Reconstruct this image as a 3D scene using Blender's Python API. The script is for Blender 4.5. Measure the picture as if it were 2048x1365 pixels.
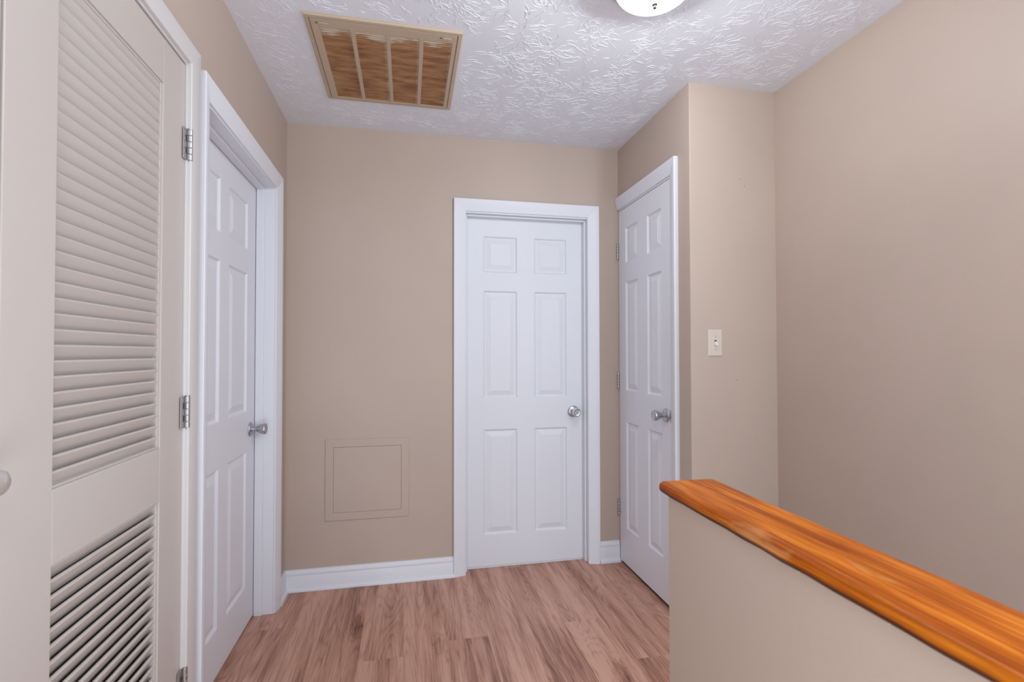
import bpy, bmesh, math, random
from mathutils import Vector, Matrix
random.seed(11)
PI = math.pi
scene = bpy.context.scene
for o in list(bpy.data.objects):
    bpy.data.objects.remove(o, do_unlink=True)
COL = scene.collection

# ------------------------------------------------------------------ camera
FPX, YAW, PITCH, ROLL, CY, EYE = 999.16, 0.20641, 0.017407, -0.00148, 5.75, 1.230
cam_d = bpy.data.cameras.new('camera')
cam = bpy.data.objects.new('camera', cam_d)
COL.objects.link(cam)
cam_d.sensor_width = 36.0
cam_d.lens = 36.0 * FPX / 2048.0
cam_d.shift_y = CY / 2048.0
cam_d.clip_start = 0.02
cam_d.dof.use_dof = True
cam_d.dof.focus_distance = 2.4
cam_d.dof.aperture_fstop = 5.6
cam.location = (0, 0, EYE)
fwd = Vector((math.sin(YAW) * math.cos(PITCH), math.cos(YAW) * math.cos(PITCH), math.sin(PITCH)))
right0 = Vector((math.cos(YAW), -math.sin(YAW), 0))
up0 = right0.cross(fwd)
right = right0 * math.cos(ROLL) + up0 * math.sin(ROLL)
up = -right0 * math.sin(ROLL) + up0 * math.cos(ROLL)
cam.rotation_euler = Matrix((right, up, -fwd)).transposed().to_euler()
scene.camera = cam

# ------------------------------------------------------------------ world, large lights, exposure
w = bpy.data.worlds.new('world'); scene.world = w
w.use_nodes = True
w.node_tree.nodes['Background'].inputs[0].default_value = (0.85, 0.93, 1.0, 1)
w.node_tree.nodes['Background'].inputs[1].default_value = 0.10
scene.view_settings.view_transform = 'Standard'
scene.view_settings.look = 'None'
scene.view_settings.gamma = 1
scene.view_settings.use_curve_mapping = False
scene.view_settings.exposure = 0.63

def area(name, loc, target, size, energy, color):
    d = bpy.data.lights.new(name, 'AREA'); d.shape = 'RECTANGLE'
    d.size, d.size_y = size; d.energy = energy; d.color = color
    o = bpy.data.objects.new(name, d); COL.objects.link(o)
    o.location = loc
    o.rotation_euler = (Vector(target) - Vector(loc)).to_track_quat('-Z', 'Y').to_euler()
    return o
COOL = (0.84, 0.94, 1.0)
# added fill light over the stairwell, on the right behind the camera's view
area('stairwell_side_fill', (1.62, -0.35, 1.55), (-0.6, 0.4, 1.3), (0.8, 1.3), 36, COOL)
# unseen fill panel by the left wall behind the camera, shining across the hall
area('left_side_fill', (-0.58, -0.45, 1.25), (1.5, -0.05, 1.15), (0.8, 2.0), 9, COOL)
# small light added beyond the half wall to lift the lower right wall
area('stairwell_low_fill', (0.85, -0.25, 0.75), (1.669, 0.75, 0.8), (0.3, 0.6), 3.5, COOL)
# made-up fills further back in the hall: one from overhead, one from below
area('rear_overhead_fill', (-0.15, -0.55, 2.40), (-0.15, -0.55, 0), (0.7, 1.2), 8, COOL)
area('rear_upward_fill', (0.0, -0.7, 0.25), (0.0, 0.6, 2.4), (1.0, 1.0), 15, COOL)

# ------------------------------------------------------------------ dimensions (metres)
D = 2.781; XL = -0.619; XR = 1.669; Y2 = 2.007; XC = 1.2315; H = 2.44
YB = -2.0          # hall opens to the rear room here
T = 0.115          # wall thickness

# ------------------------------------------------------------------ materials
def mat(name, color, rough=0.5, metal=0.0, spec=0.5, bump=None, coat=0.0):
    m = bpy.data.materials.new(name); m.use_nodes = True
    nt = m.node_tree; b = nt.nodes['Principled BSDF']
    b.inputs['Base Color'].default_value = (*color, 1)
    b.inputs['Roughness'].default_value = rough
    b.inputs['Metallic'].default_value = metal
    b.inputs['Specular IOR Level'].default_value = spec
    b.inputs['Coat Weight'].default_value = coat
    b.inputs['Coat Roughness'].default_value = 0.15
    if bump:
        sc, st, det = bump
        tc = nt.nodes.new('ShaderNodeTexCoord')
        n = nt.nodes.new('ShaderNodeTexNoise'); n.inputs['Scale'].default_value = sc; n.inputs['Detail'].default_value = det
        bp = nt.nodes.new('ShaderNodeBump'); bp.inputs['Strength'].default_value = st; bp.inputs['Distance'].default_value = 0.002
        nt.links.new(tc.outputs['Object'], n.inputs['Vector'])
        nt.links.new(n.outputs['Fac'], bp.inputs['Height'])
        nt.links.new(bp.outputs['Normal'], b.inputs['Normal'])
    return m

def wall_mat(name, color, seam=0.0):
    """roller-painted drywall; seam = strength of the taped joint at 1.22 m"""
    m = bpy.data.materials.new(name); m.use_nodes = True
    nt = m.node_tree; N = nt.nodes; L = nt.links; b = N['Principled BSDF']
    b.inputs['Roughness'].default_value = 0.48
    b.inputs['Specular IOR Level'].default_value = 0.35
    g = N.new('ShaderNodeNewGeometry')
    n = N.new('ShaderNodeTexNoise'); n.inputs['Scale'].default_value = 130; n.inputs['Detail'].default_value = 4
    n2 = N.new('ShaderNodeTexNoise'); n2.inputs['Scale'].default_value = 2.2; n2.inputs['Detail'].default_value = 3
    L.new(g.outputs['Position'], n.inputs['Vector']); L.new(g.outputs['Position'], n2.inputs['Vector'])
    cr = N.new('ShaderNodeValToRGB')
    cr.color_ramp.elements[0].position = 0.3; cr.color_ramp.elements[1].position = 0.7
    cr.color_ramp.elements[0].color = (*[c * 0.965 for c in color], 1)
    cr.color_ramp.elements[1].color = (color[0] * 1.03, color[1] * 1.02, color[2] * 1.02, 1)
    L.new(n2.outputs['Fac'], cr.inputs['Fac']); L.new(cr.outputs['Color'], b.inputs['Base Color'])
    bp = N.new('ShaderNodeBump'); bp.inputs['Strength'].default_value = 0.22; bp.inputs['Distance'].default_value = 0.0015
    L.new(n.outputs['Fac'], bp.inputs['Height'])
    if seam:
        s = N.new('ShaderNodeSeparateXYZ'); L.new(g.outputs['Position'], s.inputs[0])
        n3 = N.new('ShaderNodeTexNoise'); n3.inputs['Scale'].default_value = 5
        L.new(g.outputs['Position'], n3.inputs['Vector'])
        a = N.new('ShaderNodeMath'); a.operation = 'MULTIPLY_ADD'; a.inputs[1].default_value = 0.012
        L.new(n3.outputs['Fac'], a.inputs[0]); L.new(s.outputs['Z'], a.inputs[2])
        mr = N.new('ShaderNodeMapRange'); mr.inputs[1].default_value = 1.218; mr.inputs[2].default_value = 1.228
        mr.interpolation_type = 'SMOOTHSTEP'
        L.new(a.outputs[0], mr.inputs[0])
        bp2 = N.new('ShaderNodeBump'); bp2.inputs['Strength'].default_value = seam; bp2.inputs['Distance'].default_value = 0.0008
        L.new(mr.outputs[0], bp2.inputs['Height']); L.new(bp.outputs['Normal'], bp2.inputs['Normal'])
        L.new(bp2.outputs['Normal'], b.inputs['Normal'])
    else:
        L.new(bp.outputs['Normal'], b.inputs['Normal'])
    return m

WALLC = (0.502, 0.404, 0.345)
M_wall = wall_mat('tan_wall_paint', WALLC)
M_wall_seam = wall_mat('tan_wall_paint_taped_joint', WALLC, 0.5)
M_ceil = mat('ceiling_white', (0.77, 0.78, 0.85), 0.85, spec=0.15, bump=(160, 0.25, 3))
M_white = mat('white_gloss_paint', (0.745, 0.752, 0.812), 0.42, spec=0.3, bump=(45, 0.12, 5))
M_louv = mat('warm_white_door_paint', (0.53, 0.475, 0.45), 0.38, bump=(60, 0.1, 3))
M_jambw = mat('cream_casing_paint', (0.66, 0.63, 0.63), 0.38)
M_nickel = mat('satin_nickel', (0.50, 0.50, 0.54), 0.36, metal=1.0)
M_hinge = mat('old_steel_hinge', (0.50, 0.48, 0.48), 0.42, metal=1.0)
M_finial = mat('dark_nickel', (0.12, 0.12, 0.13), 0.5, metal=0.6)
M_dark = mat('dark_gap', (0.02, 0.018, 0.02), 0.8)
M_pan = mat('brushed_nickel_pan', (0.5, 0.49, 0.48), 0.3, metal=1.0)
M_plate = mat('ivory_switch_plate', (0.66, 0.58, 0.52), 0.35)
M_toggle = mat('white_toggle', (0.85, 0.82, 0.80), 0.3)
M_vent = mat('tan_vent_enamel', (0.50, 0.385, 0.285), 0.42)
M_knobw = mat('pale_knob', (0.62, 0.57, 0.55), 0.22, metal=0.6)
M_under = mat('dark_subfloor', (0.05, 0.03, 0.025), 0.8)
M_carpet = mat('stair_carpet', (0.36, 0.29, 0.24), 0.95, bump=(300, 0.6, 4))

def dusty_mat():
    """rust brown dust lying over the tan enamel of the vent blades, thinner at the blade ends and the first rows"""
    m = bpy.data.materials.new('dusty_vent_blades'); m.use_nodes = True
    N = m.node_tree.nodes; L = m.node_tree.links; b = N['Principled BSDF']
    b.inputs['Roughness'].default_value = 0.7
    tc = N.new('ShaderNodeTexCoord')
    mp = N.new('ShaderNodeMapping'); mp.inputs['Scale'].default_value = (9, 34, 1)
    n = N.new('ShaderNodeTexNoise'); n.inputs['Scale'].default_value = 1.0; n.inputs['Detail'].default_value = 5
    L.new(tc.outputs['Object'], mp.inputs[0]); L.new(mp.outputs[0], n.inputs['Vector'])
    cr = N.new('ShaderNodeValToRGB')
    e = cr.color_ramp.elements
    e[0].position = 0.34; e[0].color = (0.20, 0.085, 0.036, 1)
    e[1].position = 0.68; e[1].color = (0.40, 0.205, 0.095, 1)
    L.new(n.outputs['Fac'], cr.inputs['Fac'])
    s = N.new('ShaderNodeSeparateXYZ'); L.new(tc.outputs['Object'], s.inputs[0])
    def mth(op, a, c=None):
        k = N.new('ShaderNodeMath'); k.operation = op
        for i, v in enumerate((a, c)):
            if v is None: continue
            if isinstance(v, (int, float)): k.inputs[i].default_value = v
            else: L.new(v, k.inputs[i])
        return k.outputs[0]
    # 0..1 along each blade (columns repeat every 126 mm)
    u = mth('FRACT', mth('DIVIDE', mth('SUBTRACT', s.outputs['X'], 0.046), 0.1263))
    edge = mth('ABSOLUTE', mth('SUBTRACT', u, 0.42))
    nv = mth('MULTIPLY', n.outputs['Fac'], 0.22)
    r1 = N.new('ShaderNodeMapRange'); r1.inputs[1].default_value = 0.40; r1.inputs[2].default_value = 0.56
    L.new(mth('ADD', edge, mth('SUBTRACT', nv, 0.10)), r1.inputs[0])
    r2 = N.new('ShaderNodeMapRange'); r2.inputs[1].default_value = 0.108; r2.inputs[2].default_value = 0.080
    L.new(mth('ADD', s.outputs['Y'], mth('SUBTRACT', nv, 0.11)), r2.inputs[0])
    cl = mth('MAXIMUM', r1.outputs[0], r2.outputs[0])
    mix = N.new('ShaderNodeMix'); mix.data_type = 'RGBA'
    L.new(cl, mix.inputs[0]); L.new(cr.outputs['Color'], mix.inputs[6]); mix.inputs[7].default_value = (0.55, 0.43, 0.33, 1)
    L.new(mix.outputs[2], b.inputs['Base Color'])
    return m
M_blade = dusty_mat()
M_filter = mat('brown_filter_mat', (0.36, 0.17, 0.075), 0.9, bump=(220, 0.8, 4))

def plank_mat():
    """vinyl oak plank, grain along Y, shifted per plank by its random value"""
    m = bpy.data.materials.new('oak_vinyl_plank'); m.use_nodes = True
    N = m.node_tree.nodes; L = m.node_tree.links; b = N['Principled BSDF']
    g = N.new('ShaderNodeNewGeometry'); oi = N.new('ShaderNodeObjectInfo')
    mul = N.new('ShaderNodeMath'); mul.operation = 'MULTIPLY'; mul.inputs[1].default_value = 37.0
    L.new(oi.outputs['Random'], mul.inputs[0])
    cb = N.new('ShaderNodeCombineXYZ')
    L.new(mul.outputs[0], cb.inputs['Z']); L.new(mul.outputs[0], cb.inputs['Y'])
    ad = N.new('ShaderNodeVectorMath'); ad.operation = 'ADD'
    L.new(g.outputs['Position'], ad.inputs[0]); L.new(cb.outputs[0], ad.inputs[1])
    def mapped(scale):
        mp = N.new('ShaderNodeMapping'); mp.inputs['Scale'].default_value = scale
        L.new(ad.outputs[0], mp.inputs[0]); return mp.outputs[0]
    def noise(vec, scale, det, rough=0.5, dist=0.0):
        n = N.new('ShaderNodeTexNoise'); n.inputs['Scale'].default_value = scale; n.inputs['Detail'].default_value = det
        n.inputs['Roughness'].default_value = rough; n.inputs['Distortion'].default_value = dist
        L.new(vec, n.inputs['Vector']); return n.outputs['Fac']
    def math_(op, a, c=None, d=None):
        k = N.new('ShaderNodeMath'); k.operation = op
        for i, v in enumerate((a, c, d)):
            if v is None: continue
            if isinstance(v, (int, float)): k.inputs[i].default_value = v
            else: L.new(v, k.inputs[i])
        return k.outputs[0]
    # knots: stretched voronoi distance, only where a cell's colour is high
    vo = N.new('ShaderNodeTexVoronoi'); vo.inputs['Scale'].default_value = 1.0; vo.inputs['Randomness'].default_value = 1
    wob = N.new('ShaderNodeTexNoise'); wob.inputs['Scale'].default_value = 1.0; wob.inputs['Detail'].default_value = 3
    L.new(mapped((26, 7, 1)), wob.inputs['Vector'])
    wsc = N.new('ShaderNodeVectorMath'); wsc.operation = 'MULTIPLY_ADD'; wsc.inputs[1].default_value = (0.42, 0.42, 0)
    L.new(wob.outputs['Color'], wsc.inputs[0]); L.new(mapped((5.5, 1.7, 1.0)), wsc.inputs[2])
    L.new(wsc.outputs[0], vo.inputs['Vector'])
    knot = N.new('ShaderNodeMapRange'); knot.inputs[1].default_value = 0.0; knot.inputs[2].default_value = 0.26
    knot.inputs[3].default_value = 1.0; knot.inputs[4].default_value = 0.0
    L.new(vo.outputs['Distance'], knot.inputs[0])
    sepc = N.new('ShaderNodeSeparateColor'); L.new(vo.outputs['Color'], sepc.inputs[0])
    pick = math_('GREATER_THAN', sepc.outputs[0], 0.62)
    kn = math_('MULTIPLY', math_('POWER', knot.outputs[0], 1.6), pick)
    # cathedral rings: contour lines of a smooth stretched field bent round the knots
    field = noise(mapped((6.5, 0.62, 1)), 1.0, 2.0, 0.42, 0.5)
    fld = math_('MULTIPLY_ADD', kn, 0.28, field)
    ring = math_('SINE', math_('MULTIPLY', fld, 170.0))
    ring01 = math_('POWER', math_('MULTIPLY_ADD', ring, 0.5, 0.5), 3.5)
    fine = noise(mapped((330, 9.0, 1)), 1.0, 5, 0.7)
    mid = noise(mapped((42, 1.6, 1)), 1.0, 4, 0.6, 0.4)
    broad = noise(mapped((13, 0.95, 1)), 1.0, 4, 0.55, 0.5)
    s = math_('MULTIPLY', ring01, 0.10)
    s = math_('MULTIPLY_ADD', fine, 0.62, s)
    s = math_('MULTIPLY_ADD', mid, 0.55, s)
    s = math_('MULTIPLY_ADD', broad, 0.98, s)
    s = math_('MULTIPLY_ADD', kn, 0.62, s)
    s = math_('MULTIPLY_ADD', oi.outputs['Random'], 0.10, s)
    cr = N.new('ShaderNodeValToRGB'); cr.color_ramp.interpolation = 'EASE'
    e = cr.color_ramp.elements
    e[0].position = 0.52; e[0].color = (0.61, 0.345, 0.260, 1)
    e[1].position = 1.0; e[1].color = (0.10, 0.040, 0.027, 1)
    x = e.new(0.68); x.color = (0.48, 0.247, 0.176, 1)
    x = e.new(0.82); x.color = (0.31, 0.138, 0.090, 1)
    sc = math_('MULTIPLY_ADD', s, 0.90, -0.36)
    L.new(sc, cr.inputs['Fac']); L.new(cr.outputs['Color'], b.inputs['Base Color'])
    b.inputs['Roughness'].default_value = 0.42
    bp = N.new('ShaderNodeBump'); bp.inputs['Strength'].default_value = 0.15; bp.inputs['Distance'].default_value = 0.0006
    L.new(fine, bp.inputs['Height']); L.new(bp.outputs['Normal'], b.inputs['Normal'])
    return m
M_plank = plank_mat()

def pine_mat():
    m = bpy.data.materials.new('orange_stained_pine'); m.use_nodes = True
    N = m.node_tree.nodes; L = m.node_tree.links; b = N['Principled BSDF']
    tc = N.new('ShaderNodeTexCoord')
    def mapped(scale):
        mp = N.new('ShaderNodeMapping'); mp.inputs['Scale'].default_value = scale
        L.new(tc.outputs['Object'], mp.inputs[0]); return mp.outputs[0]
    def noise(vec, det, dist=0.0):
        n = N.new('ShaderNodeTexNoise'); n.inputs['Scale'].default_value = 1; n.inputs['Detail'].default_value = det
        n.inputs['Distortion'].default_value = dist; L.new(vec, n.inputs['Vector']); return n.outputs['Fac']
    a = noise(mapped((24, 1.6, 24)), 3, 0.8); f = noise(mapped((230, 7, 230)), 5)
    mx = N.new('ShaderNodeMath'); mx.operation = 'MULTIPLY_ADD'; mx.inputs[1].default_value = 0.45
    L.new(f, mx.inputs[0]); 
    m2 = N.new('ShaderNodeMath'); m2.operation = 'MULTIPLY'; m2.inputs[1].default_value = 0.6
    L.new(a, m2.inputs[0]); L.new(m2.outputs[0], mx.inputs[2])
    cr = N.new('ShaderNodeValToRGB'); e = cr.color_ramp.elements
    e[0].position = 0.40; e[0].color = (0.23, 0.040, 0.001, 1)
    e[1].position = 0.64; e[1].color = (0.60, 0.180, 0.014, 1)
    x = e.new(0.52); x.color = (0.38, 0.083, 0.002, 1)
    L.new(mx.outputs[0], cr.inputs['Fac'])
    # rubbed pale wear
    wn = noise(mapped((14, 4, 14)), 5, 0.5)
    wr = N.new('ShaderNodeMapRange'); wr.inputs[1].default_value = 0.60; wr.inputs[2].default_value = 0.70
    wr.inputs[4].default_value = 0.55
    L.new(wn, wr.inputs[0])
    mix = N.new('ShaderNodeMix'); mix.data_type = 'RGBA'
    L.new(wr.outputs[0], mix.inputs[0]); L.new(cr.outputs['Color'], mix.inputs[6])
    mix.inputs[7].default_value = (0.78, 0.40, 0.16, 1)
    # shade along the lower edge of the board, painted in as a dark band
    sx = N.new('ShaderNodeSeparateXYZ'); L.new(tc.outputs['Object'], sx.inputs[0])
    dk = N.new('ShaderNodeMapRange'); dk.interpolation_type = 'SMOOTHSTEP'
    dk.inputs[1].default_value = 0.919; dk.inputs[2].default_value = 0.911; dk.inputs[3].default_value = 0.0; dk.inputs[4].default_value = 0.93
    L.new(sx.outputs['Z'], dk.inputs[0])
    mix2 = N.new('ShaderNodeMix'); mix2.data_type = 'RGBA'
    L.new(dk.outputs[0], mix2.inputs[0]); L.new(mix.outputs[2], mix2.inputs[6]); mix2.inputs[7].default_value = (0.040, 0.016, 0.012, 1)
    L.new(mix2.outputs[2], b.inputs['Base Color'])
    b.inputs['Roughness'].default_value = 0.40; b.inputs['Specular IOR Level'].default_value = 0.12
    b.inputs['Coat Weight'].default_value = 0.06; b.inputs['Coat Roughness'].default_value = 0.25
    bp = N.new('ShaderNodeBump'); bp.inputs['Strength'].default_value = 0.25; bp.inputs['Distance'].default_value = 0.001
    L.new(wn, bp.inputs['Height']); L.new(bp.outputs['Normal'], b.inputs['Normal'])
    return m
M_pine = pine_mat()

def glass_mat():
    """frosted lamp glass: glows, and lets part of the bulb's light straight through"""
    m = bpy.data.materials.new('frosted_lamp_glass'); m.use_nodes = True
    N = m.node_tree.nodes; L = m.node_tree.links
    for n in list(N): N.remove(n)
    out = N.new('ShaderNodeOutputMaterial'); mix = N.new('ShaderNodeMixShader'); mix.inputs[0].default_value = 0.55
    em = N.new('ShaderNodeEmission'); em.inputs[0].default_value = (0.98, 0.985, 1.0, 1); em.inputs[1].default_value = 3.0
    tr = N.new('ShaderNodeBsdfTransparent')
    L.new(tr.outputs[0], mix.inputs[1]); L.new(em.outputs[0], mix.inputs[2]); L.new(mix.outputs[0], out.inputs[0])
    return m
M_glass = glass_mat()

# ------------------------------------------------------------------ mesh helpers
class MB:
    def __init__(self): self.v = []; self.f = []
    def add(self, vs, fs):
        n = len(self.v); self.v += [tuple(p) for p in vs]; self.f += [tuple(i + n for i in f) for f in fs]; return self
    def box(self, x0, x1, y0, y1, z0, z1):
        vs = [(x, y, z) for z in (z0, z1) for y in (y0, y1) for x in (x0, x1)]
        return self.add(vs, [(0, 2, 3, 1), (4, 5, 7, 6), (0, 1, 5, 4), (2, 6, 7, 3), (0, 4, 6, 2), (1, 3, 7, 5)])
    def loft(self, rings, cap=True, closed=True):
        n = len(rings[0]); vs = [p for r in rings for p in r]; fs = []
        for k in range(len(rings) - 1):
            for i in range(n if closed else n - 1):
                j = (i + 1) % n
                fs.append((k * n + i, k * n + j, (k + 1) * n + j, (k + 1) * n + i))
        if cap:
            fs.append(tuple(range(n))[::-1]); fs.append(tuple((len(rings) - 1) * n + i for i in range(n)))
        return self.add(vs, fs)
    def lathe(self, prof, c, axis='y', seg=40, sign=-1):
        """prof: (radius, distance along axis)"""
        rings = []
        for r, t in prof:
            ring = []
            for i in range(seg):
                a = 2 * PI * i / seg
                u, v = r * math.cos(a), r * math.sin(a)
                if axis == 'y': ring.append((c[0] + u, c[1] + sign * t, c[2] + v))
                elif axis == 'z': ring.append((c[0] + u, c[1] + v, c[2] + sign * t))
                else: ring.append((c[0] + sign * t, c[1] + u, c[2] + v))
            rings.append(ring)
        return self.loft(rings)
    def build(self, name, m, parent=None, bevel=0.0, smooth=False, loc=None, rot=0.0, seg=2):
        me = bpy.data.meshes.new(name); me.from_pydata(self.v, [], self.f)
        bm = bmesh.new(); bm.from_mesh(me); bmesh.ops.recalc_face_normals(bm, faces=bm.faces[:])
        if bevel:
            es = [e for e in bm.edges if len(e.link_faces) == 2 and e.calc_face_angle(0) > 0.6]
            bmesh.ops.bevel(bm, geom=es, offset=bevel, segments=seg, profile=0.5, affect='EDGES', clamp_overlap=True)
        bm.to_mesh(me); bm.free()
        if smooth:
            for p in me.polygons: p.use_smooth = True
            if hasattr(me, 'set_sharp_from_angle'): me.set_sharp_from_angle(angle=math.radians(38))
        me.materials.append(m)
        o = bpy.data.objects.new(name, me); COL.objects.link(o)
        if parent: o.parent = parent
        if loc is not None: o.location = loc
        if rot: o.rotation_euler = (0, 0, rot)
        return o

def tag(o, label=None, cat=None, kind=None, group=None):
    if label: o['label'] = label
    if cat: o['category'] = cat
    if kind: o['kind'] = kind
    if group: o['group'] = group
    return o
def empty(name, loc, rot=0.0):
    o = bpy.data.objects.new(name, None); COL.objects.link(o); o.location = loc; o.rotation_euler = (0, 0, rot)
    o.empty_display_size = 0.1; return o
def dup(src, parent, loc=None):
    c = src.copy(); COL.objects.link(c); c.parent = parent
    if loc is not None: c.location = loc
    return c

# ------------------------------------------------------------------ the setting: walls
# left wall with the double louvred closet opening and the panel door opening
LY0, LY1 = 0.262, 1.590          # louvred pair opening
AY0, AY1 = 1.729, 2.557          # panel door opening
LZ = 2.062; AZ = 2.016
wl = MB()
wl.box(XL - T, XL, YB, LY0, 0, H); wl.box(XL - T, XL, LY0, LY1, LZ + .018, H)
wl.box(XL - T, XL, LY1, AY0, 0, H); wl.box(XL - T, XL, AY0, AY1, AZ + .018, H)
wl.box(XL - T, XL, AY1, D, 0, H)
tag(wl.build('wall_left', M_wall), 'tan painted left wall around the louvred and panel doors', 'wall', 'structure')
# far wall
BX0, BX1 = 0.316, 1.038; BZ = 2.016
wb = MB()
wb.box(XL - T, BX0, D, D + T, 0, H); wb.box(BX0, BX1, D, D + T, BZ + .018, H); wb.box(BX1, XC + T, D, D + T, 0, H)
tag(wb.build('wall_back', M_wall), 'tan painted far wall holding the middle white door', 'wall', 'structure')
# closet side wall (faces left) and the return that faces the camera, one rounded outer corner
CY0, CY1 = 2.170, 2.769
wc = MB()
r = 0.006
def corner(z0, z1):
    pts = [(XC, CY0)]
    for i in range(5):
        a = PI + i * PI / 8
        pts.append((XC + r + r * math.cos(a), Y2 + r + r * math.sin(a)))
    pts += [(XR, Y2), (XR, Y2 + T), (XC + T, Y2 + T), (XC + T, CY0)]
    wc.loft([[(x, y, z0) for x, y in pts], [(x, y, z1) for x, y in pts]])
corner(-1.6, H)
wc.box(XC, XC + T, CY0, CY1, 2.086, H); wc.box(XC, XC + T, CY1, D, 0, H)
wcl = wc.build('wall_closet', M_wall_seam, smooth=True)
tag(wcl, 'tan closet wall jutting out beside the far right door, with the light switch', 'wall', 'structure')
wr_ = MB(); wr_.box(XR, XR + T, YB, Y2 + T, -2.6, H)
wright = wr_.build('wall_right', M_wall_seam)
tag(wright, 'long plain tan wall on the right side of the stairwell', 'wall', 'structure')

# outer rooms' shells, closed and dark: behind the three doors and the louvred closet
sh = MB()
sh.box(XL - T - 0.62, XL - T - 0.60, YB, 3.6, -.02, H)
sh.box(XL - T - 0.60, XL - T, YB, YB + .02, 0, H); sh.box(XL - T - 0.60, XL - T, 1.60, 1.62, 0, H)
sh.box(XL - T - 0.62, 1.9, 3.6, 3.62, -.02, H); sh.box(1.86, 1.88, Y2 + .02, 3.6, -.02, H)
sh.box(XR, 1.88, Y2 + T, Y2 + T + .02, 0, H)
tag(sh.build('wall_outer', M_wall), 'closed walls of the rooms behind the doors', 'wall', 'structure')

# ceiling with a duct opening above the return grille
VX0, VX1, VY0, VY1 = -0.368, 0.205, 1.858, 2.468
cx0, cx1, cy0, cy1 = VX0 + .03, VX1 - .03, VY0 + .03, VY1 - .03
ce = MB()
X0, X1, Y0, Y1 = -1.36, 1.9, YB, 3.62
ce.box(X0, cx0, Y0, Y1, H, H + .05); ce.box(cx1, X1, Y0, Y1, H, H + .05)
ce.box(cx0, cx1, Y0, cy0, H, H + .05); ce.box(cx0, cx1, cy1, Y1, H, H + .05)
ce.box(cx0 - .01, cx0, cy0, cy1, H + .05, H + .3); ce.box(cx1, cx1 + .01, cy0, cy1, H + .05, H + .3)
ce.box(cx0, cx1, cy0 - .01, cy0, H + .05, H + .3); ce.box(cx0, cx1, cy1, cy1 + .01, H + .05, H + .3)
ce.box(cx0 - .01, cx1 + .01, cy0 - .01, cy1 + .01, H + .3, H + .31)
ceiling = tag(ce.build('ceiling', M_ceil), 'white ceiling with a brushed crow-foot texture', 'ceiling', 'structure')

# crow-foot (stomp brush) ridges as real relief
LAMP = (0.750, 1.410)
tx = MB()
rnd = random.Random(5)
def ridge(px, py, ang, length, width, height, curve):
    n = 6; vs = []; x, y, a = px, py, ang
    for k in range(n):
        t = k / (n - 1)
        wv = width * (0.25 + 0.75 * math.sin(PI * min(1, t * 0.85 + 0.12))) * rnd.uniform(.8, 1.2)
        hv = height * (0.15 + 0.85 * math.sin(PI * min(1, t * 0.9 + 0.05))) * rnd.uniform(.7, 1.2)
        nx, ny = -math.sin(a), math.cos(a)
        vs += [(x + nx * wv, y + ny * wv, H + .0004), (x + nx * wv * .35, y + ny * wv * .35, H - hv), (x - nx * wv * .35, y - ny * wv * .35, H - hv * .9), (x - nx * wv, y - ny * wv, H + .0004)]
        x += math.cos(a) * length / (n - 1); y += math.sin(a) * length / (n - 1); a += curve / (n - 1) + rnd.uniform(-.42, .42)
    fs = []
    for k in range(n - 1):
        for j in range(3):
            b0 = k * 4 + j; fs.append((b0, b0 + 1, b0 + 5, b0 + 4))
    tx.add(vs, fs)
gy = 0.25
while gy < D:
    gx = XL
    while gx < XR:
        ccx, ccy = gx + rnd.uniform(-.07, .07), gy + rnd.uniform(-.07, .07)
        base = rnd.uniform(0, 2 * PI)
        spread = rnd.choice((2 * PI, 2 * PI, PI * 1.2))
        for i in range(rnd.randint(30, 44)):
            a = base + rnd.uniform(-.5, .5) * spread
            r0 = rnd.uniform(.008, .085)
            px, py = ccx + math.cos(a) * r0, ccy + math.sin(a) * r0
            ln = rnd.uniform(.012, .062)
            ex, ey = px + math.cos(a) * ln, py + math.sin(a) * ln
            ok = True
            for qx, qy in ((px, py), (ex, ey)):
                if not (XL + .02 < qx < XR - .02 and qy < D - .02): ok = False
                if qx > XC - .02 and qy > Y2 - .02: ok = False
                if VX0 - .012 < qx < VX1 + .012 and VY0 - .012 < qy < VY1 + .012: ok = False
                if math.hypot(qx - LAMP[0], qy - LAMP[1]) < .15: ok = False
            if not ok: continue
            fade = 1.0
            if px < -.33: fade *= .55
            if py > 2.45: fade *= .6
            if px > .95: fade *= .75
            ridge(px, py, a + rnd.uniform(-.35, .35), ln, rnd.uniform(.0008, .0016), rnd.uniform(.0008, .0017) * fade, rnd.uniform(-1.1, 1.1))
        gx += .122
    gy += .122
relief = tx.build('brushed_plaster', M_ceil, ceiling, smooth=True)
relief['kind'] = 'stuff'
relief['label'] = 'raised crow-foot brush strokes of plaster'

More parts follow.
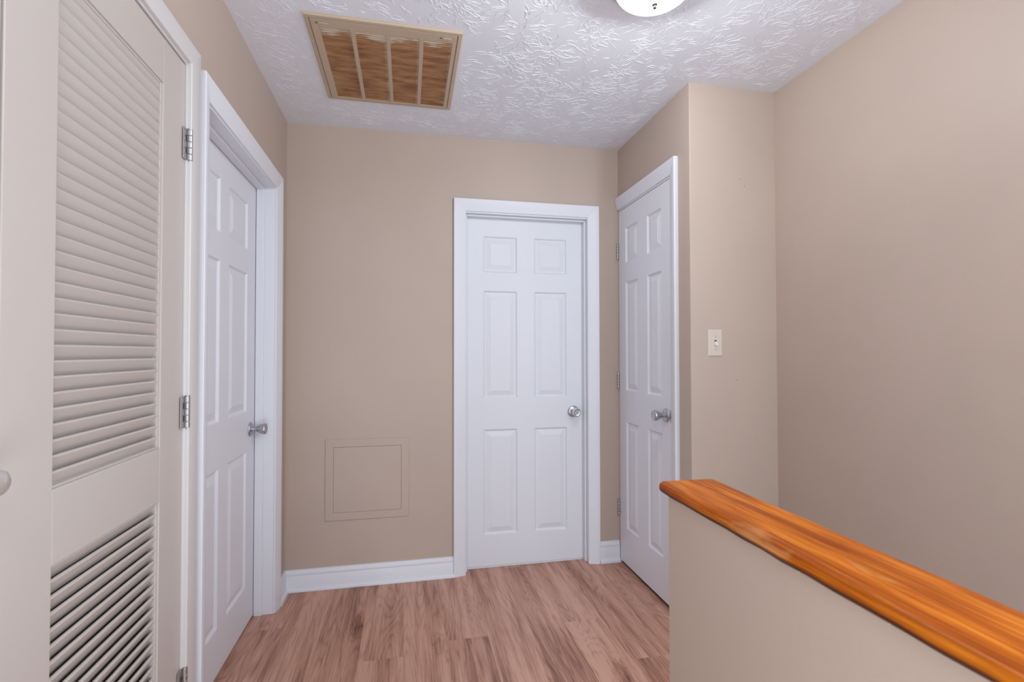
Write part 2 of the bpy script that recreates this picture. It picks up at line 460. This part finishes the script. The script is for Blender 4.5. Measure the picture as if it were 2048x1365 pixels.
# ------------------------------------------------------------------ floor of vinyl planks
SX = 0.72; SY = 1.05   # stairwell: x > SX, y < SY
fb = MB()
fb.box(X0, SX, YB, 3.6, -.06, -.006); fb.box(SX, 1.87, SY, 3.6, -.06, -.006)
floor = tag(fb.build('floor', M_under), 'brown oak vinyl plank floor of the landing', 'floor', 'structure')
PW = 0.179
joints = {}
cols = []
xk = 0.166 - PW * 8
while xk < XR: cols.append(xk); xk += PW
known = {0.166: 2.165, 0.703: 2.200, -0.192: 2.090, -0.729: 2.415, 0.882: 1.880}
PL = 1.22
for ci, cx_ in enumerate(cols):
    yj = None
    for k_, v_ in known.items():
        if abs(cx_ - k_) < .02: yj = v_
    if yj is None: yj = 1.57 + ((ci * 0.41) % 1.0) * 0.27
    y = yj
    while y > YB: y -= PL
    while y < 3.2:
        a0, a1 = max(y, YB), min(y + PL, 3.2)
        x0, x1 = max(cx_, X0 + .02), min(cx_ + PW, XR - .002)
        if cx_ > SX - .1: a0 = max(a0, SY)
        if x1 > XC and a1 > Y2: a1 = Y2 - .002 if x0 > XC - .05 else a1
        if a1 - a0 > .03 and x1 - x0 > .01 and x1 > -0.80:
            zt = rnd.uniform(-.0001, .0001)
            cxm, cym = (x0 + x1) / 2, (a0 + a1) / 2
            hw, hl = (x1 - x0) / 2 - .00008, (a1 - a0) / 2 - .00008
            pb = MB(); bv = .0003
            pb.loft([[(-hw, -hl, -.0055), (hw, -hl, -.0055), (hw, hl, -.0055), (-hw, hl, -.0055)],
                     [(-hw, -hl, zt - bv), (hw, -hl, zt - bv), (hw, hl, zt - bv), (-hw, hl, zt - bv)],
                     [(-hw + bv, -hl + bv, zt), (hw - bv, -hl + bv, zt), (hw - bv, hl - bv, zt), (-hw + bv, hl - bv, zt)]])
            pb.build('plank', M_plank, floor, loc=(cxm, cym, 0))
        y += PL

# stairs going down beside the half wall
st = empty('floor_stairs', (SX + .1, SY, 0)); tag(st, 'carpeted stairs descending behind the half wall', 'stairs', 'structure')
for k in range(10):
    s = MB(); s.box(0.04, XR - SX - .102, -.25 * (k + 1), -.25 * k, -.19 * (k + 1) - .19, -.19 * (k + 1))
    s.build('step', M_carpet, st, bevel=.012)
rs = MB(); rs.box(0.04, XR - SX - .102, -.002, .02, -.38, -.0625); rs.build('riser', M_wall, st)

# ------------------------------------------------------------------ half wall + wooden cap
# far end front corner (0.568, 1.061), front edge runs to (0.535, 0.367)
HW = empty('wall_half', (0.571, 1.063, 0)); HW.rotation_euler = (0, 0, math.radians(-1.3))
tag(HW, 'tan half wall guarding the stairs at the lower right', 'wall', 'structure')
hw = MB(); hw.box(.013, .131, -2.9, -.012, -1.0, .9045)
hw.build('wall_face', M_wall, HW, bevel=.003)
cap = MB()
n = 60
rings = []
rr = random.Random(3)
def capring(y, x0, x1, z0, z1):
    pts = []
    rad = .011
    for cx_, cz, a0 in ((x1 - rad, z1 - rad, 0), (x0 + rad, z1 - rad, PI / 2), (x0 + rad, z0 + rad, PI), (x1 - rad, z0 + rad, 3 * PI / 2)):
        for i in range(5):
            a = a0 + i * PI / 8
            pts.append((cx_ + rad * math.cos(a), y, cz + rad * math.sin(a)))
    return pts
for k in range(n + 1):
    t = k / n; y = -2.9 + 2.9 * t
    wob = lambda s: .0011 * math.sin(y * 23 + s) + .0009 * math.sin(y * 57 + 2 * s)
    rings.append(capring(y, wob(1), .144 + wob(2.3), .904 + wob(4) * .5, .930 + wob(.4) * .35))
end = rings[-1]
c_ = Vector((.072, 0, .917))
for d_, k_ in ((.005, .985), (.009, .95), (.011, .88)):
    rings.append([(c_.x + (p[0] - c_.x) * (1 - (1 - k_) * .16), d_, c_.z + (p[2] - c_.z) * k_) for p in end])
cap.loft(rings)
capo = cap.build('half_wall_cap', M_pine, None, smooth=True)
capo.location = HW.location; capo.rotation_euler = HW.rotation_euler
tag(capo, 'orange stained pine cap board with rounded edges on the half wall', 'rail')
# thin caulk bead under the cap, child of the wall
cb = MB()
prev = -2.88
while prev < -.02:
    ln = rr.uniform(.04, .16); y1 = min(prev + ln, -.02)
    cb.box(.0105, .0135, prev, y1, .9010 + rr.uniform(-.0012, .0008), .9046); prev = y1 + rr.uniform(.0, .025)
cb.build('caulk_bead', M_wall, HW)

# ------------------------------------------------------------------ baseboards
BPROF = [(0, 0), (.013, 0), (.013, .074), (.0105, .078), (.0115, .080), (.0115, .090), (.009, .097), (.0055, .102), (.0055, .108), (0, .108)]
SPROF = [(.013, 0), (.026, 0), (.026, .006), (.0245, .012), (.021, .0165), (.016, .0185), (.013, .019)]
def baseboard(name, p0, p1, normal, scale=1.0, m0=0, m1=0, label=''):
    """p0->p1 along wall, normal into room, m0/m1 = 1 to cope the ends (45 deg) at an inside corner"""
    p0 = Vector(p0); p1 = Vector(p1); nrm = Vector(normal); dr = (p1 - p0).normalized()
    root = empty(name, p0)
    for nm, pr in (('board', BPROF), ('shoe_moulding', SPROF)):
        rings = []
        for p, s_, mm in ((p0, 1, m0), (p1, -1, m1)):
            rings.append([tuple(p - p0 + nrm * d + dr * (s_ * d * mm) + Vector((0, 0, z * scale))) for d, z in pr])
        MB().loft(rings).build(nm, M_white, root, smooth=True)
    tag(root, label, 'baseboard', 'structure'); return root
baseboard('baseboard_back', (XL, D, 0), (0.256, D, 0), (0, -1, 0), 1, 1, 0, 'long white baseboard on the far wall left of the middle door')
baseboard('baseboard_back_right', (1.105, D, 0), (XC - .004, D, 0), (0, -1, 0), 1.13, 0, 0, 'short white baseboard between the middle and right doors')
baseboard('baseboard_left', (XL, 2.622, 0), (XL, D, 0), (1, 0, 0), 1, 0, 1, 'stub of white baseboard in the left corner beside the door casing')

baseboard('baseboard_return', (XC, Y2, 0), (XR, Y2, 0), (0, -1, 0), 1, 0, 0, 'white baseboard on the return wall below the light switch')
hb = baseboard('baseboard_half', (0, 0, 0), (0, -2.8, 0), (-1, 0, 0), 1, 0, 0, 'white baseboard along the hall side of the half wall')
hb.location = HW.location + Matrix.Rotation(HW.rotation_euler.z, 3, 'Z') @ Vector((.013, -.012, 0)); hb.rotation_euler = HW.rotation_euler
# ------------------------------------------------------------------ casings (mitred, local: x along wall, -y out, z up)
CPROF = [(0, 0), (0, .0075), (.003, .0095), (.010, .0105), (.022, .0135), (.040, .0185), (.052, .0208), (.060, .0212), (.0655, .0212), (.067, .0198), (.067, 0)]
def casing(name, loc, rot, s0, s1, ztop, m, label, sides='LRH', wid=.067, head_left=None, head_h=None):
    root = empty(name, loc, rot); tag(root, label, 'door casing', 'structure')
    k = wid / .067; kh = (head_h or wid) / .067
    if 'L' in sides:
        MB().loft([[(s0 - d * k, -t, 0) for d, t in CPROF], [(s0 - d * k, -t, ztop + d * kh) for d, t in CPROF]]).build('casing_leg', m, root, smooth=True)
    if 'R' in sides:
        MB().loft([[(s1 + d * k, -t, 0) for d, t in CPROF], [(s1 + d * k, -t, ztop + d * kh) for d, t in CPROF]]).build('casing_leg', m, root, smooth=True)
    hl = [[(s0 - d * k, -t, ztop + d * kh) for d, t in CPROF]] if head_left is None else [[(head_left, -t, ztop + d * kh) for d, t in CPROF]]
    MB().loft(hl + [[(s1 + d * k, -t, ztop + d * kh) for d, t in CPROF]]).build('casing_head', m, root, smooth=True)
    return root
def jamb(root, s0, s1, ztop, m, rec, th=.018, stop=True, depth=T):
    """lining boards of the opening, and the stops on the room side of a slab recessed by rec"""
    MB().box(s0 - th, s0, 0, depth, 0, ztop + th).build('jamb', m, root, bevel=.001)
    MB().box(s1, s1 + th, 0, depth, 0, ztop + th).build('jamb', m, root, bevel=.001)
    MB().box(s0, s1, 0, depth, ztop, ztop + th).build('jamb', m, root, bevel=.001)
    if stop:
        a, b = rec - .037, rec - .002
        MB().box(s0, s0 + .011, a, b, 0, ztop).build('stop_moulding', m, root, bevel=.003)
        MB().box(s1 - .011, s1, a, b, 0, ztop).build('stop_moulding', m, root, bevel=.003)
        MB().box(s0 + .011, s1 - .011, a, b, ztop - .011, ztop).build('stop_moulding', m, root, bevel=.003)

def panel_rings(w_, h_):
    R = [(0, 0), (.002, -.002), (.006, -.0075), (.009, -.0092), (.013, -.0095), (.016, -.009), (.040, -.0018), (.0415, -.0008)]
    rings = []
    for off, dep in R:
        rings.append([(off, -dep, off), (w_ - off, -dep, off), (w_ - off, -dep, h_ - off), (off, -dep, h_ - off)])
    return rings
def panel_door(name, loc, rot, s0, s1, z0, z1, rec, cols_, rows, m, label):
    """slab with six moulded raised panels; origin at floor, front faces local -y at depth rec"""
    root = MB(); th = .035
    xs = sorted({s0, s1, *[c for cc in cols_ for c in cc]}); zs = sorted({z0, z1, *[c for rw in rows for c in rw]})
    def inside(a, b, rng): return any(abs(a - r_[0]) < 1e-6 and abs(b - r_[1]) < 1e-6 for r_ in rng)
    for i in range(len(xs) - 1):
        for j in range(len(zs) - 1):
            if inside(xs[i], xs[i + 1], cols_) and inside(zs[j], zs[j + 1], rows): continue
            root.add([(xs[i], 0, zs[j]), (xs[i + 1], 0, zs[j]), (xs[i + 1], 0, zs[j + 1]), (xs[i], 0, zs[j + 1])], [(0, 1, 2, 3)])
    b = [(s0, 0, z0), (s1, 0, z0), (s1, 0, z1), (s0, 0, z1), (s0, th, z0), (s1, th, z0), (s1, th, z1), (s0, th, z1)]
    root.add(b, [(0, 4, 5, 1), (1, 5, 6, 2), (2, 6, 7, 3), (3, 7, 4, 0), (4, 7, 6, 5)])
    # back face sits behind; panels close the openings in front
    d = root.build(name, m); d.location = Vector(loc) + Matrix.Rotation(rot, 3, 'Z') @ Vector((0, rec, 0)); d.rotation_euler = (0, 0, rot)
    tag(d, label, 'door', 'structure')
    cache = {}
    for c0, c1 in cols_:
        for r0, r1 in rows:
            key = (round(c1 - c0, 4), round(r1 - r0, 4))
            if key not in cache:
                rg = panel_rings(c1 - c0, r1 - r0)
                mb = MB(); mb.loft(rg, cap=False); k = len(rg) * 4
                mb.f.append((k - 4, k - 3, k - 2, k - 1))
                o = mb.build('door_panel', m, d, loc=(c0, 0, r0)); cache[key] = o
                bm = bmesh.new(); bm.from_mesh(o.data)
                if sum(f.normal.y * f.calc_area() for f in bm.faces) > 0:
                    bmesh.ops.reverse_faces(bm, faces=bm.faces[:]); bm.to_mesh(o.data)
                bm.free()
            else:
                dup(cache[key], d, (c0, 0, r0))
    return d

KNOB = [(.0, 0), (.0325, 0), (.0335, .002), (.033, .005), (.030, .008), (.022, .0105), (.0135, .012)]
GRIP = [(.0, .011), (.0125, .011), (.0115, .018), (.0110, .026), (.0125, .031), (.0165, .036), (.0205, .043), (.0235, .051), (.0255, .059), (.0258, .064), (.0245, .0675), (.0205, .0690), (.019, .0682), (.0, .0682)]
def knob(door, s, z, keyed=False):
    ro = MB().lathe(GRIP, (0, 0, 0)).build('door_knob', M_nickel, door, smooth=True, loc=(s, 0, z))
    ro['label'] = 'satin nickel tulip door knob'
    MB().lathe(KNOB, (0, 0, 0)).build('rosette', M_nickel, ro, smooth=True)
    if keyed:
        MB().lathe([(0, .0675), (.0125, .0675), (.0125, .0705), (.0115, .0715), (0, .0715)], (0, 0, 0)).build('lock_cylinder', M_hinge, ro, smooth=True)
        MB().box(-.0012, .0012, -.0722, -.0712, -.006, .006).build('keyhole', M_dark, ro)
    return ro
def hinge(door, s, zc, y=-.006, leaf=.010, side=1, slots=True, rb=.0062):
    """knuckled butt hinge; barrel stands proud of the door edge"""
    h = .089; root = MB()
    for k in range(5):
        a = zc - h / 2 + k * h / 5
        rg = []
        for zz, rr_ in ((a + .0006, rb * .9), (a + .0014, rb), (a + h / 5 - .0014, rb), (a + h / 5 - .0006, rb * .9)):
            rg.append([(s + rr_ * math.cos(q * PI / 6), y + rr_ * math.sin(q * PI / 6), zz) for q in range(12)])
        root.loft(rg)
    root.lathe([(0, 0), (.0045, 0), (.0045, h + .006), (.0, h + .008)], (s, y, zc - h / 2 - .004), 'z', 10, 1)
    root.lathe([(0, 0), (.0066, .0005), (.0066, .003), (.0, .004)], (s, y, zc + h / 2 - .0005), 'z', 10, 1)
    ho = root.build('hinge', M_hinge, door, smooth=True)
    lf = MB()
    if slots:
        lf.box(s - side * leaf, s, -.0022, .0005, zc - h / 2, zc + h / 2)
    lf.box(s, s + side * .004, -.001, .02, zc - h / 2, zc + h / 2) if not slots else None
    if slots:
        lf.build('hinge_leaf', M_hinge, ho, bevel=.0005)
        for k in (1, 3):
            a = zc - h / 2 + k * h / 5
            MB().box(s - side * .0140, s - side * .0085, -.0026, -.0020, a + .001, a + h / 5 - .001).build('hinge_slot', M_dark, ho)
    else:
        lf.build('hinge_leaf', M_hinge, ho)
    return ho

# --- door 2: middle white door on the far wall (local x = world x)
ROWS = [(.187, .788), (.967, 1.586), (1.694, 1.902)]
d2 = panel_door('door_2', (0, D, 0), 0, .321, 1.033, .011, 2.012, .062, [(.428, .626), (.730, .927)], ROWS, M_white,
                'white six-panel door in the middle of the far wall, with a keyed knob')
knob(d2, .966, .880, True)
c2 = casing('trim_2', (0, D, 0), 0, .321 - .003, 1.036, 2.024, M_white, 'white mitred casing and jamb around the middle far door')
jamb(c2, BX0 + .002, BX1 - .002, BZ, M_white, .062)
MB().box(.32, 1.034, .066, .110, -.004, .0085).build('threshold', M_white, c2, bevel=.002)

# --- door 1: white panel door in the left wall (local x = world y, local -y = world +x)
R90 = PI / 2
d1 = panel_door('door_1', (XL, 0, 0), R90, 1.736, 2.547, .012, 2.012, .083, [(1.859, 2.094), (2.194, 2.429)], ROWS, M_white,
                'white six-panel door set deep in the left wall beside the louvred doors')
knob(d1, 2.482, .882)
c1 = casing('trim_1', (XL, 0, 0), R90, 1.722, 2.560, 2.022, M_white, 'white mitred casing and jamb around the left panel door', wid=.065)
jamb(c1, AY0 + .002, AY1 - .002, BZ, M_white, .083)

# --- door 3: narrow closet door on the right (local x = D - y, local -y = world -x)
RN = -PI / 2
def s3(y): return D - y
d3 = panel_door('door_3', (XC, D, 0), RN, s3(2.766), s3(2.176), .016, 2.064, -.002, [(s3(2.676), s3(2.522)), (s3(2.413), s3(2.263))],
                [(.222, .831), (1.012, 1.636), (1.746, 1.949)], M_white, 'narrow white six-panel closet door on the right with hinges at its left')
k3 = knob(d3, s3(2.222), .925)
for zc in (1.83, 1.062, .317): hinge(d3, s3(2.771), zc, y=-.006, slots=False, side=-1)
MB().lathe([(0, 0), (.016, 0), (.016, .0015), (0, .0015)], (0, 0, 0)).build('strike_plate', M_hinge, d3, loc=(s3(2.183), .0005, .925)).scale = (.42, 1, 1.9)
c3 = casing('trim_3', (XC, D, 0), RN, s3(2.769), s3(2.166), 2.078, M_white, 'white casing around the narrow right closet door, its head running into the corner',
            sides='RH', wid=.060, head_left=.004, head_h=.068)
jb = MB(); jb.box(s3(2.7685) - .001, s3(2.7685) + .0015, .001, T, 0, 2.07); jb.build('jamb', M_white, c3)
jb = MB(); jb.box(s3(2.1735), s3(2.166) + .002, -.001, T, 0, 2.07); jb.build('jamb', M_white, c3)
jb = MB(); jb.box(s3(2.769), s3(2.166), -.001, T, 2.069, 2.086); jb.build('jamb', M_white, c3)
MB().box(s3(2.764), s3(2.180), .034, .05, -.005, 2.06).build('gap_backing', M_dark, c3)  # near-black sheet behind the whole slab, keeps the door gaps dark

# --- louvred pair in the left wall
def louver_leaf(name, y0, y1, label, right_hinge=True, knob_at=None):
    root = empty(name, (XL, y0, 0), R90); tag(root, label, 'door', 'structure')
    W = y1 - y0; th = .035; f = .003                 # front face 3 mm behind the casing plane
    zb, zt = .014, 2.052
    sl = .124; sr = W - .126
    A = (.985, 1.934); B = (.20, .848)
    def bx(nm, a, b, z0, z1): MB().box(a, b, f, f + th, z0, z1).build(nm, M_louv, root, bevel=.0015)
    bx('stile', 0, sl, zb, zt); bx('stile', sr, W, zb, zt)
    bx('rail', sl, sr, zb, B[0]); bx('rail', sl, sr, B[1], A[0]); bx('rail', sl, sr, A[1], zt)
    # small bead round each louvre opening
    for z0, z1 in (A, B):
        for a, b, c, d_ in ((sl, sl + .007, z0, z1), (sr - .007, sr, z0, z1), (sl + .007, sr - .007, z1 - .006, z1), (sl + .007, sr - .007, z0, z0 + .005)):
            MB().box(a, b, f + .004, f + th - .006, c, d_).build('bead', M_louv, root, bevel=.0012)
    proto = None
    for z0, z1 in (A, B):
        pitch = .02865; n_ = int((z1 - z0) / pitch)
        p_ = (z1 - z0) / n_
        for k in range(n_):
            zc = z0 + (k + .5) * p_
            if proto is None:
                # upper edge towards the room, lower edge inside
                L_ = .0365; t_ = .0070; an = math.radians(61)
                dy, dz = -math.cos(an), math.sin(an)
                ny, nz = math.sin(an), math.cos(an)
                pr = []
                hl, ht = L_ / 2, t_ / 2
                for u_, v_ in ((-hl + .001, -ht), (hl - .0015, -ht), (hl - .0003, -ht * .6), (hl, 0), (hl - .0003, ht * .6), (hl - .0015, ht), (-hl + .001, ht), (-hl, 0)):
                    pr.append((u_ * dy + v_ * ny, u_ * dz + v_ * nz))
                yc = f + .0150
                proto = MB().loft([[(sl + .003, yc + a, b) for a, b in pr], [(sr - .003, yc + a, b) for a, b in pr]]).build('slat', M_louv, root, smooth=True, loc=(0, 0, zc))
            else:
                dup(proto, root, (0, 0, zc))
    if right_hinge:
        for zc in (1.825, 1.063, .300): hinge(root, W + .009, zc, y=-.0075, leaf=.027, side=1, rb=.0072)
    if knob_at:
        ko = MB().lathe([(0, 0), (.010, 0), (.009, .006), (.0085, .013), (.012, .020), (.0175, .027), (.0195, .034), (.018, .041), (.012, .0455), (0, .047)], (0, 0, 0)).build('knob', M_knobw, root, smooth=True, loc=(knob_at[0] - y0, f, knob_at[1]))
        ko['label'] = 'small round pale closet pull'
    return root
louver_leaf('door_4', .925, 1.572, 'warm white louvred closet door leaf filling the left foreground, hinged at its right')
louver_leaf('door_5', .270, .918, 'warm white louvred closet leaf at the left frame edge with a round pull', False, (.872, 1.04))
c4 = empty('trim_4', (XL, 0, 0), R90); tag(c4, 'flat white casing around the louvred closet doors', 'door casing', 'structure')
FP = [(0, 0), (0, .0105), (.002, .0125), (.050, .0165), (.0535, .0155), (.0545, .013), (.0545, 0)]
i0, i1, zt = LY0 + .006, 1.578, LZ
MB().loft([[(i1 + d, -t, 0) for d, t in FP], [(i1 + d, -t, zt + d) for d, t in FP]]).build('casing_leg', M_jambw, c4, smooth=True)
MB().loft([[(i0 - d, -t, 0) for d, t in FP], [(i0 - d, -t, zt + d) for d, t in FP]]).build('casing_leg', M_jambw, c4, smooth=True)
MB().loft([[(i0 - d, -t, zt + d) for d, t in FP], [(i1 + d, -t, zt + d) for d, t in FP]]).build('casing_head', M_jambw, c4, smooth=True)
for a, b, z0, z1 in ((LY0 - .002, LY0 + .006, 0, LZ), (1.576, LY1 + .002, 0, LZ), (LY0, LY1, LZ - .006, LZ + .016)):
    MB().box(a, b, -.001, T, z0, z1).build('jamb', M_jambw, c4, bevel=.001)

# ------------------------------------------------------------------ ceiling return grille
vent = empty('ceiling_vent', (VX0, VY0, H)); tag(vent, 'tan slatted return-air grille with brown dust on the ceiling', 'vent')
W, L_ = VX1 - VX0, VY1 - VY0
fr = MB()
def ring4(x0, x1, y0, y1, z): return [(x0, y0, z), (x1, y0, z), (x1, y1, z), (x0, y1, z)]
def frame(mb, prof, x0, x1, y0, y1):
    rg = [ring4(x0 + d, x1 - d, y0 + d, y1 - d, z) for d, z in prof]; rg.append(rg[0]); mb.loft(rg, cap=False)
frame(fr, [(0, 0), (0, -.003), (.004, -.0085), (.016, -.0095), (.018, -.0085), (.018, .0), (.03, .0)], 0, W, 0, L_)
fr.build('outer_frame', M_vent, vent)
# hinged inner door: four openings between mullions
BXS = [(.048, .158), (.173, .287), (.301, .412), (.427, .537)]
BY0, BY1 = .060, .577
gd = MB(); z0, z1 = -.0105, -.0055
xs = [.0205] + [v for p in BXS for v in p] + [W - .0205]
ix = [(xs[i], xs[i + 1]) for i in range(0, len(xs), 2)]
for a, b in ix: gd.box(a, b, .0205, L_ - .0205, z0, z1)
for a, b in BXS:
    gd.box(a, b, .0205, BY0, z0, z1); gd.box(a, b, BY1, L_ - .0205, z0, z1)
gd.build('grille_door', M_vent, vent)
nb = 41
for a, b in BXS:
    bl = MB()
    for k in range(nb):
        yc = BY0 + (k + .5) * (BY1 - BY0) / nb
        an = math.radians(30); hl = .0034; th = .0005
        dy, dz = math.cos(an) * hl, math.sin(an) * hl
        # lower edge towards the far wall
        pr = [(-dy, dz), (-dy, dz - .0007), (dy, -dz - .0007), (dy, -dz)]
        bl.loft([[(a, yc + p, -.0060 + q) for p, q in pr], [(b, yc + p, -.0060 + q) for p, q in pr]])
    o = bl.build('blades', M_blade, vent); o['kind'] = 'stuff'
MB().box(.035, W - .035, .04, L_ - .04, .010, .030).build('air_filter', M_filter, vent)
for a in (.066, .515):
    MB().box(a - .016, a + .016, .036, .046, -.0135, -.0105).build('latch', M_vent, vent, bevel=.001)
    MB().lathe([(0, 0), (.003, 0), (.003, .001), (0, .001)], (a - .024, .040, -.0105), 'z', 10, -1).build('screw', M_dark, vent)

# ------------------------------------------------------------------ access panel on the far wall
ap = empty('access_panel', (-.422, D, .345)); tag(ap, 'square tan painted plumbing access panel low on the far wall', 'access panel')
APW, APH = .432, .427
def ringv(x0, x1, z0_, z1_, y): return [(x0, y, z0_), (x1, y, z0_), (x1, y, z1_), (x0, y, z1_)]
af = MB()
rg = [ringv(d, APW - d, d, APH - d, -t) for d, t in ((0, 0), (0, .003), (.003, .0055), (.040, .0055), (.0412, .0045), (.0412, .0))]; rg.append(rg[0]); af.loft(rg, cap=False)
af.build('frame', M_wall, ap, smooth=False)
MB().box(.0422, APW - .0422, -.005, 0, .0422, APH - .0422).build('hatch', M_wall, ap, bevel=.0012)

# ------------------------------------------------------------------ light switch on the return wall
sw = empty('light_switch', (1.350, Y2, 1.2715)); tag(sw, 'ivory toggle light switch on the wall beside the closet corner', 'light switch')
pl = MB(); a, b = .035, .0595
pl.loft([[(-a, 0, -b), (a, 0, -b), (a, 0, b), (-a, 0, b)], [(-a, -.002, -b), (a, -.002, -b), (a, -.002, b), (-a, -.002, b)],
         [(-a + .004, -.0055, -b + .004), (a - .004, -.0055, -b + .004), (a - .004, -.0055, b - .004), (-a + .004, -.0055, b - .004)]])
pl.build('plate', M_plate, sw, bevel=.0008)
MB().box(-.0052, .0052, -.0058, -.0050, -.0015, .0125).build('toggle_slot', M_dark, sw)
tg = MB(); tg.loft([[(-.0048, -.0055, -.010), (.0048, -.0055, -.010), (.0048, -.0055, .007), (-.0048, -.0055, .007)],
                    [(-.0036, -.019, -.0125), (.0036, -.019, -.0125), (.0036, -.019, -.005), (-.0036, -.019, -.005)]])
tg.build('toggle', M_toggle, sw, bevel=.001)
for z_ in (.030, -.030):
    MB().lathe([(0, .0052), (.0030, .0052), (.0028, .0064), (0, .0068)], (0, 0, z_), 'y', 14).build('screw', M_hinge, sw, smooth=True)

# nail holes in the paint, parts of their walls
for x, z, par in ((1.487, 2.02, 'c'), (1.507, 1.99, 'c'), (1.4625, 1.105, 'c')):
    MB().lathe([(0, 0), (.0020, 0), (.0012, .0008), (0, .0008)], (x, Y2, z), 'y', 8).build('nail_hole', M_under, wcl)

# ------------------------------------------------------------------ ceiling lamp
lamp = empty('ceiling_lamp', (LAMP[0], LAMP[1], H)); tag(lamp, 'lit flush dome lamp with frosted glass and brushed metal pan on the ceiling', 'ceiling light')
MB().lathe([(0, 0), (.136, 0), (.142, .008), (.150, .034), (.1515, .040), (.149, .044), (.140, .050), (.131, .060), (.126, .062), (.124, .060), (.124, .050), (0, .048)], (0, 0, 0), 'z', 64, -1).build('pan', M_pan, lamp, smooth=True)
R_, hh = .123, .062
prof = [(R_ * math.cos(i * PI / 2 / 16), .062 + hh * math.sin(i * PI / 2 / 16)) for i in range(16)] + [(.0015, .062 + hh)]
gl = MB()
rg = []
for rr_, t in prof:
    rg.append([(rr_ * math.cos(2 * PI * i / 64), rr_ * math.sin(2 * PI * i / 64), -t) for i in range(64)])
gl.loft(rg, cap=False)
gl.build('glass_dome', M_glass, lamp, smooth=True)
MB().lathe([(0, 0), (.0065, 0), (.0085, .003), (.0080, .007), (.005, .009), (.0062, .012), (.0050, .017), (0, .019)], (0, 0, -.062 - hh), 'z', 20, -1).build('finial', M_finial, lamp, smooth=True)
bd = bpy.data.lights.new('bulb', 'POINT'); bd.energy = 23; bd.shadow_soft_size = .028; bd.color = (.89, .955, 1.0)
bo = bpy.data.objects.new('bulb', bd); COL.objects.link(bo); bo.parent = lamp; bo.location = (0, 0, -.088)
